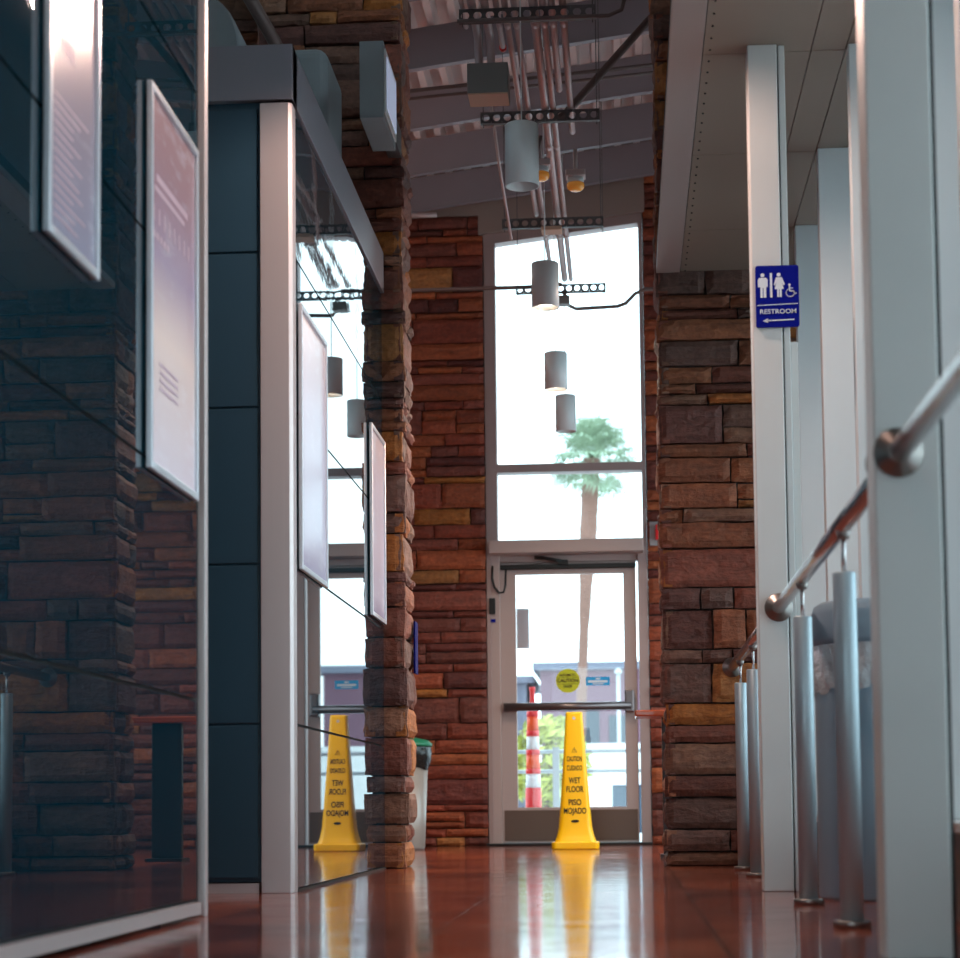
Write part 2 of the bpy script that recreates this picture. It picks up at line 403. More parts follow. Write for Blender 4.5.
# end wall: stone left and right of the glazing, painted header
rn = random.Random(11); CURPAL = RED_LIT
mb = MB(); cs = courses(5.5, rn)
mb.box(-4.2, -1.07, 15.70, 15.9, 0, 5.05, col=(.03, .02, .018, 1))
stone_face(mb, Vector((-2.4, 15.66, 0)), X_, Z_, -Y_, 1.335, courses(5.02, rn), rn, tail=None, och=.04)
struct(mb.build('wall_back', M['stone'], at=(-1.7, 15.8, 0)))
mb = MB(); mb.box(.207, 2.2, 15.70, 15.9, 0, 5.4, col=(.03, .02, .018, 1))
stone_face(mb, Vector((.207, 15.66, 0)), X_, Z_, -Y_, 1.98, courses(5.4, rn), rn, och=.06)
struct(mb.build('wall_back_right', M['stone'], at=(1.2, 15.8, 0)))
mb = MB(); mb.prism([(-4.2, 5.02), (-1.10, 5.02), (-1.10, 4.865), (.225, 5.015), (.225, 5.4), (2.2, 5.4), (2.2, 5.85), (-4.2, 5.05)], (15.64, 15.9))
struct(mb.build('trim_1', M['header']))

CURPAL = PAL
# upper window
w = sroot('window_1', (-.42, 15.78, 2.38))
mb = MB(); mb.box(-1.064, -.972, 15.68, 15.84, 2.38, 4.88); mb.box(.172, .204, 15.68, 15.84, 2.38, 5.01)
mb.prism([(-.98, 4.80), (.18, 4.935), (.18, 5.02), (-.98, 4.88)], (15.69, 15.83)); mb.box(-.98, .18, 15.69, 15.83, 2.36, 2.40)
mb.build('window_frame', M['wframe'], w, bevel=.004)
MB().box(-.98, .18, 15.68, 15.83, 2.945, 3.012).build('window_bar', M['wframe'], w, bevel=.004)
MB().prism([(-.975, 3.01), (.175, 3.01), (.175, 4.96), (-.975, 4.83)], (15.76, 15.768)).build('pane', M['glass'], w)
MB().box(-.975, .175, 15.76, 15.768, 2.40, 2.945).build('pane', M['glass'], w)

# door
d = sroot('door_1', (-.42, 15.74, 0))
MB().box(.128, .204, 15.68, 15.86, 0, 2.38).build('side_jamb', M['wframe'], d, bevel=.004)
mb = MB(); mb.box(-1.03, -.962, 15.685, 15.86, 0, 2.38)
mb.box(-.97, .13, 15.72, 15.84, 2.232, 2.38); mb.build('door_frame', M['dframe'], d, bevel=.004)
MB().box(-1.064, -1.03, 15.675, 15.86, 0, 2.38).build('side_jamb', M['wframe'], d, bevel=.003)
MB().box(-1.035, .175, 15.52, 15.70, 2.282, 2.385).build('door_operator', M['dframe'], d, bevel=.006)
mb = MB(); mb.box(-.9615, -.838, 15.74, 15.785, .02, 2.2315); mb.box(.012, .112, 15.74, 15.785, .02, 2.2315)
mb.box(-.838, .012, 15.74, 15.785, 2.135, 2.2315); mb.box(-.838, .012, 15.74, 15.785, .02, .296)
leafo = mb.build('door_leaf', M['dframe'], d, bevel=.003)
MB().box(-.84, .014, 15.758, 15.766, .29, 2.14).build('pane', M['glass'], d)
MB().box(-.945, .10, 15.732, 15.741, .035, .275).build('kick_plate', M['kick'], d, bevel=.002)
MB().box(-.955, .115, 15.69, 15.74, 2.175, 2.21).build('door_closer_track', M['black'], d, bevel=.004)
mb = MB(); mb.tube([(-.68, 15.67, 2.262), (-.60, 15.65, 2.255), (-.52, 15.66, 2.238), (-.44, 15.68, 2.225)], .014, 8); mb.box(-.5, -.42, 15.66, 15.70, 2.205, 2.24)
mb.build('closer_arm', M['black'], d)
pb = MB().tube([(-.93, 15.66, 1.083), (.06, 15.66, 1.083)], .033, 14).build('push_bar', M['pushbar'], d)
mb = MB(); mb.box(-.94, -.90, 15.65, 15.74, 1.05, 1.118); mb.build('bar_bracket', M['pushbar'], pb, bevel=.006)
mb = MB(); mb.box(.01, .085, 15.64, 15.74, 1.03, 1.21); mb.build('latch_housing', M['pushbar'], pb, bevel=.012)
MB().box(-1.08, .21, 15.60, 15.86, 0, .018).build('threshold', M['black'], d, bevel=.004)
# cable, key switch, frame stickers
mb = MB(); mb.tube([(-1.015, 15.665, 2.20), (-1.018, 15.655, 2.10), (-1.0, 15.65, 2.03), (-.965, 15.65, 1.985), (-.93, 15.66, 1.99), (-.915, 15.67, 2.04), (-.91, 15.68, 2.17)], .009, 8)
mb.build('door_cable', M['black'], d)
ks = MB().box(-1.045, -.995, 15.655, 15.68, 1.82, 1.945).build('key_switch', M['black'], d, bevel=.004)
MB().box(-1.035, -.995, 15.671, 15.675, 1.755, 1.78).build('frame_sticker', M['blue'], d)
st = MB().lathe(0, 0, [(.095, 0), (.095, .004)], 32)
st.v = [(x-.435, 15.757-z, y+1.29) for x, y, z in st.v]
sk = st.build('round_sticker', M['sign_yellow'], d, fixn=True); sk['label'] = 'round yellow-green automatic door caution sticker'
text('AUTOMATIC', .026, (-.435, 15.75, 1.335), sk, M['ink'], width=.13); text('CAUTION', .04, (-.435, 15.75, 1.29), sk, M['ink'], width=.165)
text('DOOR', .026, (-.435, 15.75, 1.245), sk, M['ink'], width=.07)
MB().box(-.52, -.35, 15.7515, 15.753, 1.315, 1.318).build('rule', M['ink'], sk); MB().box(-.52, -.35, 15.7515, 15.753, 1.262, 1.265).build('rule', M['ink'], sk)
sk = MB().box(-.292, -.105, 15.752, 15.757, 1.25, 1.317).build('blue_sticker', M['sign_cyan'], d); sk['label'] = 'small light blue rectangular door sticker'
MB().box(-.275, -.122, 15.750, 15.752, 1.272, 1.290).build('sticker_print', M['signwhite'], sk)
MB().box(-.24, -.155, 15.750, 15.752, 1.258, 1.266).build('sticker_print', M['signwhite'], sk)
MB().box(-.215, -.18, 15.750, 15.752, 1.297, 1.309).build('sticker_print', M['signwhite'], sk)
sk = MB().box(-.835, -.735, 15.768, 15.774, 1.55, 1.87).build('notice_back', M['panel'], d, bevel=.002); sk['label'] = 'grey back of a notice stuck on the outside of the glass'

# side walls of the building shell
struct(MB().box(-4.4, -4.2, -3, 15.9, 0, 4.72).build('wall_left', M['wall']))
mb = MB(); mb.box(.36, .46, -3, 10.1, 3.02, 4.6)  # unseen wall, height shaped by how much sky light reaches ceiling and stone
struct(mb.build('wall_right_upper', M['wall']))
mb = MB(); mb.box(2.2, 2.4, 10.1, 15.9, 0, .9); mb.box(2.2, 2.4, 10.1, 15.9, 2.9, 5.85)
struct(mb.build('wall_right', M['wall']))

struct(MB().box(-4.2, 1.1, -3.12, -3, 2.7, 5.6).build('wall_front_light_block', M['wall']))  # unseen wall added to narrow the sky light entering behind the camera
# right glazing: low curb, mullions, glass
gl = sroot('window_2', (1.0, 3.6, 0))
mz = [9.26, 8.16, 7.02, 5.9, 4.78, 3.66, 2.54, 1.42, .3, -.82, -1.94]
for y in mz: MB().box(.834, 1.06, y, y+.07, .25, 3.0).build('mullion', M['mullion'], gl, bevel=.004)
MB().box(1.045, 1.053, -3, 10.0, .24, 3.0).build('pane', M['glass'], gl)
for a, b, xx in ((-3, 5.97, .825), (5.97, 7.02, 1.01), (7.02, 10.05, .825)): MB().box(xx, 1.1, a, b, .222, .25).build('sill', M['white_steel'], gl, bevel=.004)
for a, b, xx in ((-3, 5.97, .84), (5.97, 7.02, 1.02), (7.02, 10.05, .84)): struct(MB().box(xx, 1.1, a, b, 0, .222).build('wall_right_curb', M['kick']))

# soffit panels on the right
sf = sroot('ceiling_soffit', (.6, 3.6, 3.0))
MB().box(.199, .318, -3, 10.02, 2.995, 3.03).build('soffit_edge_strip', M['soffit_trim'], sf, bevel=.002)
ys = [-3, -.68, .44, 1.55, 2.67, 3.78, 4.9, 6.0, 7.08, 8.2, 9.3, 10.02]
for a, b in zip(ys[:-1], ys[1:]):
    MB().box(.322, .706, a+.002, b-.002, 3.0, 3.025).build('soffit_panel', M['soffit'], sf)
    MB().box(.710, .829, a+.002, b-.002, 3.0, 3.025).build('soffit_panel', M['soffit'], sf)
    MB().box(.833, 1.1, a+.002, b-.002, 3.0, 3.025).build('soffit_panel', M['soffit'], sf)
mb = MB()
y = 5.6
while y < 10: mb.lathe(.345, y, [(.004, 2.996), (.004, 3.0)], 6); y += .11
mb.build('rivets', M['seam'], sf)['kind'] = 'stuff'
struct(MB().box(.2, 2.2, -3, 10.02, 3.03, 3.08).build('ceiling_soffit_back', M['seam']))

# =========================================================== STONE PIERS
def pier(name, x0, x1, y0, y1, H, rnd, label, left_vis=True, right_vis=True):
    cs = courses(H, rnd); n = len(cs)
    fr = [rnd.uniform(0, .035) for _ in cs]; sd = [rnd.uniform(-.004, .016) for _ in cs]
    mb = MB(); mb.box(x0+.03, x1-.03, y0+.03, y1-.03, 0, H, col=(.03, .02, .018, 1))
    # front: corner stones share their side overhang with the side face
    def front():
        g = .009
        for k, (z0, z1) in enumerate(cs):
            u = x0-(sd[k] if left_vis else 0); e = x1+(sd[k] if right_vis else 0)
            first = True
            while u < e-.001:
                w = rnd.uniform(.12, .5)*(1.25 if z1-z0 > .1 else 1)
                if e-u-w < .12: w = e-u
                corner = (first and left_vis) or (u+w >= e-.001 and right_vis)
                d = fr[k] if corner else rnd.uniform(0, .032)
                if z1-z0 > .13 and rnd.random() < .35 and not corner:
                    zm = z0+(z1-z0)*rnd.uniform(.35, .65)
                    stone_block(mb, Vector((0, y0, 0)), X_, Z_, -Y_, u+g/2, u+w-g/2, z0+g/2, zm-g/2, -.05, d, pick(rnd), rnd)
                    stone_block(mb, Vector((0, y0, 0)), X_, Z_, -Y_, u+g/2, u+w-g/2, zm+g/2, z1-g/2, -.05, rnd.uniform(0, .03), pick(rnd), rnd)
                else:
                    stone_block(mb, Vector((0, y0, 0)), X_, Z_, -Y_, u+g/2, u+w-g/2, z0+g/2, z1-g/2, -.05, d, pick(rnd), rnd)
                u += w; first = False
    front()
    lead = [f-.006 for f in fr]
    if right_vis: stone_face(mb, Vector((x1, y0, 0)), Y_, Z_, X_, y1-y0, cs, rnd, lead=lead, base=sd, och=.1, lo=.14, hi=.4)
    if left_vis: stone_face(mb, Vector((x0, y0, 0)), Y_, Z_, -X_, y1-y0, cs, rnd, lead=lead, base=sd, och=.1, lo=.14, hi=.4)
    o = mb.build(name, M['stone'], at=kf(((x0+x1)/2, (y0+y1)/2, 0)), fixn=False)
    return tag(o, label, 'pillar')
KF = .968
pier('stone_pillar', -1.9, -1.13, 10.335, 10.78, 5.25, random.Random(5), 'rough ledgestone pillar on the left, standing against the far end of the mirror-glass kiosk', left_vis=False)
KF = 1.0
pier('stone_pillar', .205, 1.6, 10.05, 10.5, 5.4, random.Random(21), 'rough ledgestone pillar on the right under the soffit, where the handrail ends', right_vis=False)
mb = MB(); rn = random.Random(31); mb.box(-4.2, -1.92, 10.40, 10.7, 0, 4.95, col=(.03, .02, .018, 1))
stone_face(mb, Vector((-3.2, 10.36, 2.9)), X_, Z_, -Y_, 1.3, courses(2.05, rn), rn, och=.03)
struct(mb.build('wall_left_stone', M['stone']))

KF = .968
# =========================================================== KIOSKS
GX = -1.235
zs = [.05, .619, 1.222, 1.82, 2.418, 3.0]
def kiosk(y0, y1, label, front=False, back=False, top=3.0):
    k = empty('display_kiosk', (-2.2, (y0+y1)/2, 0), label, 'kiosk', None)
    MB().box(-3.2, GX-.025, y0+.02, y1-.02, .04, 3.18).build('body', M['teal'], k)
    for a, b in zip(zs[:-1], zs[1:]):
        MB().box(GX-.012, GX, y0+.115 if front else y0, (y1 if front else y1-.12), (.014 if front and a < .1 else a+.005), b-.005).build('glass_panel', M['glass_ripple' if front and a > 2.4 else 'glass_dark'], k)
    MB().box(GX-.03, GX-.013, y0+.02, y1-.02, .04, 3.0).build('backing', M['seam'], k)
    return k
k2 = kiosk(7.4, 10.27, 'second display kiosk with mirror-like dark glass side, grey panel front and silver fascia', front=True)
MB().prism([(-1.352, 7.395), (-1.242, 7.395), (GX+.006, 7.408), (GX+.006, 7.48), (-1.352, 7.50)], (0, 2.995), 'z').build('corner_post', M['alu'], k2, bevel=.002, fixn=True)
mb = MB(); mb.box(-3.2, GX+.010, 7.385, 7.5, 3.005, 3.22); mb.box(-1.36, GX+.010, 7.40, 10.3, 3.005, 3.22)
mb.build('fascia', M['fascia'], k2, bevel=.002)
MB().box(-1.27, GX+.004, 7.5, 10.29, .0, .010).build('base_trim', M['seam'], k2)
for a, b in zip(zs[:-1], [z-.02 if i == 4 else z for i, z in enumerate(zs[1:])]):
    MB().box(-3.2, -1.364, 7.405, 7.43, a+.004, b-.004).build('front_panel', M['teal'], k2, bevel=.003)
MB().box(-3.2, -1.364, 7.41, 7.44, 0, .035).build('kick_strip', M['alu'], k2)
k1 = kiosk(-2.5, 5.84, 'nearest display kiosk with tall dark teal glass wall reflecting the stone pillar', front=False)
MB().box(-1.36, GX+.009, 5.80, 5.84, 0, 3.0).build('corner_post', M['alu'], k1, bevel=.003)
MB().box(-1.27, GX+.014, -2.5, 5.72, .012, .045).build('base_trim', M['alu'], k1)

# posters
PW = [rgb(196, 168, 176)]
def poster(y0, y1, z0, z1, pm, label):
    p = empty('poster_frame', (GX+.02, (y0+y1)/2, z0), label, 'poster', 'framed posters on the kiosk glass')
    f = .022; xa, xb = GX+.005, GX+.021
    mb = MB(); mb.box(xa, xb, y0, y0+f, z0, z1); mb.box(xa, xb, y1-f, y1, z0, z1); mb.box(xa, xb, y0+f, y1-f, z0, z0+f); mb.box(xa, xb, y0+f, y1-f, z1-f, z1)
    mb.build('frame', M['poster_frame'], p, bevel=.003)
    MB().box(xa+.004, xb-.009, y0+f*.6, y1-f*.6, z0+f*.6, z1-f*.6).build('print', pm, p)
    for yy in (y0+.06, y1-.06):
        for zz in (z0+.06, z1-.06): MB().box(GX, xa, yy-.02, yy+.02, zz-.02, zz+.02).build('standoff', M['seam'], p)
    return p
def lines(p, rows, m):
    """faint printed blocks: (y0,y1,z0,z1) on the sheet"""
    x = GX+.0122; pr = [c for c in p.children if c.name.startswith('print')][0]
    for a in rows: MB().box(x, x+.0004, *a).build('print_line', m, pr)
M['faint'] = mat('faint_print', rgb(180, 152, 166), .5); M['faint2'] = mat('faint_print_grey', rgb(150, 146, 170), .5)
pm1 = poster_mat('poster_rose_glow', rgb(240, 190, 172), [rgb(150, 150, 172), (.45, rgb(160, 140, 150)), (.75, rgb(176, 134, 130))], 0, 1.0, 1)  # peach top: reflected warm glow put into the print colour
p = poster(4.14, 4.56, 1.545, 2.535, pm1, 'poster nearest the camera on the dark glass, cut off by the top of the picture')
rows = []
for k in range(14): rows.append((4.2, 4.18+R.uniform(.16, .33), 1.60+k*.021, 1.606+k*.021))
rows += [(4.25, 4.36, 1.99, 2.03)]
lines(p, rows, M['faint'])
pm2 = poster_mat('poster_lilac', rgb(170, 132, 134), [rgb(228, 214, 226), (.35, rgb(236, 208, 200)), (.55, rgb(172, 150, 172)), (.8, rgb(168, 134, 142))], 0, 1.04, 4)
p = poster(5.075, 5.66, 1.19, 2.225, pm2, 'poster at the far end of the nearest kiosk, beside its silver corner post')
rows = [(5.16, 5.54, 1.98, 2.0), (5.14, 5.5, 1.95, 1.965)]+[(5.14+.06*q, 5.08+.06*q+.045, 1.865, 1.91) for q in range(8)]+[(5.12+.04*q, 5.12+.04*q+.028, 1.82, 1.84) for q in range(5)]
for k in range(4): rows.append((5.2, 5.42, 1.42+k*.022, 1.43+k*.022))
lines(p, rows, M['faint'])
pm3 = poster_mat('poster_pale', rgb(226, 200, 206), [rgb(150, 140, 172), (.1, rgb(206, 200, 222)), (.6, rgb(222, 210, 226)), (.9, rgb(232, 204, 204))], 0, 1.08, 9)
p = poster(7.53, 8.20, 1.215, 2.25, pm3, 'pale poster nearest the corner post of the second kiosk')
p = poster(9.68, 10.24, 1.245, 2.2, pm3, 'pale poster at the far end of the second kiosk, next to the left stone pillar')

# things above / behind kiosk 2
lb = empty('wall_light_box', (-1.15, 9.6, 3.6), 'grey box light with pale glowing panel, high on the left stone pillar', 'light')
mb = MB(); mb.box(-1.225, -1.108, 9.36, 9.86, 3.62, 4.0); mb.build('housing', M['duct'], lb, bevel=.004)
MB().box(-1.108, -1.100, 9.39, 9.83, 3.655, 3.97).build('bezel', M['white'], lb)
MB().box(-1.100, -1.096, 9.42, 9.80, 3.69, 3.94).build('light_panel', M['lightpanel'], lb)
MB().box(-1.20, -1.13, 9.86, 10.33, 3.74, 3.88).build('bracket', M['strut'], lb)
mb = MB(); mb.box(-3.2, -1.44, 9.75, 10.33, 3.62, 4.14)
tag(mb.build('air_duct', M['duct'], bevel=.06, seg=4), 'grey boxed air duct behind the top of the second kiosk', 'duct')
mb = MB(); mb.lathe(0, 0, [(.24, 0), (.25, .02), (.25, 1.6), (.24, 1.62)], 32); mb.v = [(x-1.80, z+8.0, y+3.475) for x, y, z in mb.v]
tag(mb.build('round_duct', M['duct'], fixn=True), 'round grey duct lying on top of the second kiosk', 'duct')
mb = MB().tube([(-1.72, 8.3, 4.1), (-1.60, 8.3, 3.86), (-1.52, 8.6, 3.74), (-1.5, 9.74, 3.74)], .03, 10)
tag(mb.build('conduit', M['conduit_dark']), 'dark pipe bending down above the round duct on the left kiosk', 'conduit')
mb = MB().box(-1.116, -1.106, 10.62, 10.76, 1.02, 1.30)
bs = mb.build('wall_sign', M['blue_dark'], bevel=.002); tag(bs, 'blue sign seen edge-on on the side of the left stone pillar', 'sign')

KF = 1.0
# =========================================================== STEEL COLUMNS, HANDRAIL, SIGN
def column(x0, x1, y, label, fl=True):
    c = empty('steel_column', ((x0+x1)/2, y+.06, 0), label, 'column', 'square steel columns')
    MB().box(x0, x1, y, y+.12, 0, 3.0).build('shaft', M['white_steel'], c, bevel=.004)
    MB().box(x1, x1+.012, y+.03, y+.09, 0, 3.0).build('joint_strip', M['seam'], c)
    if fl: MB().box(x1+.006, x1+.028, y+.012, y+.11, 0, 3.0).build('side_flange', M['white_steel'], c, bevel=.003)
    return c
colB = column(.475, .579, 7.0, 'pale square steel column carrying the blue restroom sign')
MB().box(.6085, .634, 7.03, 7.10, 0, 1.93).build('window_stop', M['white_steel'], colB, bevel=.002)
colA = column(.498, .626, 3.93, 'closest pale steel column at the right edge of the picture, with a handrail flange on it', False)

RX = .545; RZ = .985
def flange(y, parent, sgn):
    mb = MB(); mb.lathe(0, 0, [(.048, 0), (.05, .004), (.048, .010), (.026, .014), (.023, .03)], 28)
    mb.v = [(RX+x, y-sgn*z, RZ+yy) for x, yy, z in mb.v]
    return mb.build('flange', M['flange'], parent, fixn=True)
def rail(y0, y1, posts, label, f0=True, f1=True):
    h = empty('handrail', (RX, (y0+y1)/2, 0), label, 'handrail', 'steel handrail sections')
    MB().tube([(RX, y0+.002, RZ), (RX, y1-.002, RZ)], .0225, 20).build('rail', M['steel'], h)
    if f0: flange(y0, h, -1)
    if f1: flange(y1, h, 1)
    for py in posts:
        mb = MB(); mb.lathe(RX, py, [(.0285, .018), (.0285, .862), (.026, .866)], 24)
        p = mb.build('post', M['satin'], h)
        mb = MB(); mb.lathe(RX, py, [(.006, .862), (.006, RZ-.02)], 12); mb.build('pin', M['steel'], p)
        mb = MB(); mb.lathe(RX, py, [(.046, 0), (.046, .015), (.044, .018)], 28); mb.build('foot_disc', M['flange'], p)
        mb = MB(); mb.lathe(RX, py, [(.014, RZ-.036), (.016, RZ-.028), (.02, RZ-.016)], 16); mb.build('saddle', M['flange'], p)
    return h
rail(.6, 3.93, (1.4, 2.3), 'shiny steel handrail section that runs out of the picture at the right edge', f0=False)
rail(4.05, 7.0, (4.93, 6.08), 'steel handrail section on two tall posts between the two pale columns')
rail(7.12, 10.03, (8.43, 9.35), 'steel handrail section on two posts ending at the right stone pillar')

sg = empty('restroom_sign', (.563, 6.99, 1.97), 'blue RESTROOM sign with white figures and left arrow on the pale column', 'sign')
def rr(x0, x1, z0, z1, r, n=6):
    pts = []
    for cx, cz, a in ((x1-r, z1-r, 0), (x0+r, z1-r, 90), (x0+r, z0+r, 180), (x1-r, z0+r, 270)):
        for k in range(n+1): t = math.radians(a+90*k/n); pts.append((cx+r*math.cos(t), cz+r*math.sin(t)))
    return pts
SX0, SX1, SZ0, SZ1 = .487, .638, 1.975, 2.195
MB().prism(rr(SX0, SX1, SZ0, SZ1, .008), (6.988, 6.9985)).build('plate', M['blue'], sg, fixn=True)
def sp(u, v): return (SX0+(SX1-SX0)*(u-155)/(635-155), SZ1-(SZ1-SZ0)*(v-158)/(825-158))   # sign artwork laid out in its own units
def circ(u, v, r, n=20):
    c = sp(u, v); k = (SX1-SX0)/480*r
    return [(c[0]+k*math.cos(2*PI*i/n), c[1]+k*math.sin(2*PI*i/n)) for i in range(n)]
D = (6.9865, 6.9879)
mb = MB(); mb.prism(circ(233, 262, 22), D)
mb.prism([sp(*p) for p in ((195, 290), (272, 290), (290, 310), (290, 390), (272, 390), (272, 505), (242, 505), (242, 400), (234, 400), (234, 505), (207, 505), (207, 390), (181, 390), (181, 310))], D)
mb.build('man_figure', M['signwhite'], sg, fixn=True)
MB().prism([sp(*p) for p in ((315, 240), (340, 240), (340, 505), (315, 505))], D).build('divider', M['signwhite'], sg, fixn=True)
mb = MB(); mb.prism(circ(413, 260, 22), D)
mb.prism([sp(*p) for p in ((382, 288), (448, 288), (480, 365), (462, 375), (448, 345), (468, 415), (443, 415), (443, 502), (420, 502), (420, 415), (414, 415), (414, 502), (394, 502), (394, 415), (366, 415), (385, 345), (370, 378), (356, 366))], D)
mb.build('woman_figure', M['signwhite'], sg, fixn=True)
mb = MB(); mb.prism(circ(530, 372, 13), D)
ring = []
for k in range(19):
    t = math.radians(60+k*15)
    ring.append((538+46*math.cos(t+PI*.30), 458-42*math.sin(t+PI*.30)))
def stroke(mb, pts, w):
    for a, b in zip(pts[:-1], pts[1:]):
        dx, dy = b[0]-a[0], b[1]-a[1]; l = math.hypot(dx, dy) or 1; nx, ny = -dy/l*w/2, dx/l*w/2; ex, ey = dx/l*2, dy/l*2
        mb.prism([sp(a[0]+nx-ex, a[1]+ny-ey), sp(b[0]+nx+ex, b[1]+ny+ey), sp(b[0]-nx+ex, b[1]-ny+ey), sp(a[0]-nx-ex, a[1]-ny-ey)], D)
stroke(mb, ring, 9); stroke(mb, [(530, 385), (533, 438), (575, 440), (592, 470), (606, 462)], 14); stroke(mb, [(532, 408), (568, 410)], 9)
mb.build('wheelchair_figure', M['signwhite'], sg, fixn=True)
mb = MB(); stroke(mb, [(172, 588), (618, 577)], 7); mb.build('rule', M['signwhite'], sg, fixn=True)
c = sp(400, 660); text('RESTROOM', .0225, (c[0], 6.9873, c[1]), sg, M['signwhite'], width=.126, bold=.006)
mb = MB(); stroke(mb, [(270, 756), (576, 748)], 12); mb.prism([sp(226, 757), sp(285, 733), sp(285, 779)], D); mb.build('arrow', M['signwhite'], sg, fixn=True)

# cable at the foot of the column
mb = MB(); pts = []
for k in range(22):
    t = k/21*2*PI*.95; pts.append((.64+.045*math.cos(t+1.2)*.8, 7.0+.02*math.sin(t), .055+.045*math.sin(t+1.2)))
mb.tube(pts, .003, 6); tag(mb.build('cable_loop', M['black']), 'thin black cable loop on the floor at the foot of the sign column', 'cable')

# =========================================================== BINS
wb = empty('waste_bin', (.80, 6.42, 0), 'blue-grey round waste bin with a clear crumpled liner, behind the handrail posts', 'bin')
cx, cy = .80, 6.42
MB().lathe(cx, cy, [(.188, .0), (.191, .012), (.191, .35), (.191, .70), (.191, .80)], 40).build('body', M['bin_blue'], wb)
mb = MB(); n = 96; prof = [(.196, .80), (.199, .77), (.203, .72), (.202, .69), (.196, .655)]
o = len(mb.v)
for i, (r, z) in enumerate(prof):
    for k in range(n):
        a = 2*PI*k/n; q = r+.010*noise.noise(Vector((math.cos(a)*9, math.sin(a)*9, z*14)))+.006*math.sin(a*23+z*40)
        zz = z+(.018*noise.noise(Vector((math.cos(a)*4, math.sin(a)*4, 5))) if i == len(prof)-1 else 0)
        mb.v.append((cx+q*math.cos(a), cy+q*math.sin(a), zz))
for i in range(len(prof)-1):
    for k in range(n): mb.face([o+i*n+k, o+i*n+(k+1) % n, o+(i+1)*n+(k+1) % n, o+(i+1)*n+k], None, True)
mb.build('liner_bag', M['bag_clear'], wb)
MB().lathe(cx, cy, [(.192, .80), (.198, .82), (.198, .90), (.190, .925), (.17, .938), (.15, .935), (.14, .90)], 40).build('lid', M['bin_blue'], wb)

tc = empty('trash_can', (-1.62, 14.5, 0), 'grey trash can with green lid and black liner near the left end wall', 'bin')
cx, cy = -1.62, 14.5
MB().lathe(cx, cy, [(.165, 0), (.17, .02), (.195, .60)], 32).build('body', M['bin_grey'], tc)
mb = MB(); n = 60; prof = [(.215, .75), (.222, .70), (.215, .64), (.198, .585)]; o = 0
for r, z in prof:
    for k in range(n):
        a = 2*PI*k/n; q = r+.008*noise.noise(Vector((math.cos(a)*6, math.sin(a)*6, z*10))); mb.v.append((cx+q*math.cos(a), cy+q*math.sin(a), z+.01*math.sin(a*5)))
for i in range(3):
    for k in range(n): mb.face([i*n+k, i*n+(k+1) % n, (i+1)*n+(k+1) % n, (i+1)*n+k], None, True)
mb.build('liner_bag', M['bag_black'], tc)
MB().lathe(cx, cy, [(.226, .745), (.228, .765), (.20, .79), (.12, .81), (.02, .82)], 32).build('lid', M['green_lid'], tc)

# =========================================================== CONE SIGN
cn = empty('wet_floor_cone', (-.352, 14.25, 0), 'yellow caution wet floor cone standing in front of the glass door', 'cone')
CX, CY = -.352, 14.25
def hw(z):
    P = [(.05, .146), (.10, .128), (.16, .116), (.30, .104), (.62, .081), (.97, .058)]
    for (a, wa), (b, wb_) in zip(P[:-1], P[1:]):
        if z <= b: return wa+(wb_-wa)*(z-a)/(b-a)
    return P[-1][1]
mb = MB(); rings = []
for z in (.05, .07, .085, .10, .13, .16, .22, .30, .45, .62, .80, .95, .965, .97):
    h = hw(z)-(.006 if z > .968 else 0); r = h*.3
    rings.append([(CX+x, CY+y, z) for x, y in rr(-h, h, -h, h, r, 4)])
o = len(mb.v); n = len(rings[0])
for rg in rings: mb.v += rg
for i in range(len(rings)-1):
    for k in range(n): mb.face([o+i*n+k, o+i*n+(k+1) % n, o+(i+1)*n+(k+1) % n, o+(i+1)*n+k], None, True)
mb.face([o+(len(rings)-1)*n+k for k in range(n)])
mb.build('body', M['yellow'], cn)
MB().prism([(CX+x, CY+y) for x, y in rr(-.166, .166, -.166, .166, .03, 5)], (0, .052), 'z').build('base', M['yellow'], cn, bevel=.008, fixn=True)
def ctext(t, z, s, w):
    text(t, s, (CX, CY-hw(z)-.0015, z), cn, M['ink'], rx=PI/2-math.atan(.070), width=w)
ctext('CAUTION', .635, .05, .106); ctext('CUIDADO', .570, .05, .108)
ctext('WET', .482, .058, .083); ctext('FLOOR', .420, .058, .122)
ctext('PISO', .328, .058, .090); ctext('MOJADO', .268, .058, .158)
z = .197; mb = MB(); mb.add([(CX+.028*math.cos(a), CY-hw(z)-.0025-.07*0+(.07*.010*math.sin(a)), z+.010*math.sin(a)) for a in [2*PI*k/20 for k in range(20)]], [tuple(range(20))]); mb.build('printed_oval', M['ink'], cn)
z = .70; mb = MB()
for a, b in (((-.018, -.016), (0, .018)), ((0, .018), (.018, -.016)), ((.018, -.016), (-.018, -.016)), ((0, .006), (0, -.008))):
    mb.tube([(CX+a[0], CY-hw(z)-.002, z+a[1]), (CX+b[0], CY-hw(z)-.002, z+b[1])], .0014, 5)
mb.build('warning_triangle', M['kick'], cn)
mb = MB(); z = .925; mb.add([(CX+.011*math.cos(a), CY-hw(z)-.002, z+.011*math.sin(a)) for a in [2*PI*k/16 for k in range(16)]], [tuple(range(16))]); mb.build('hang_hole', M['panel'], cn)

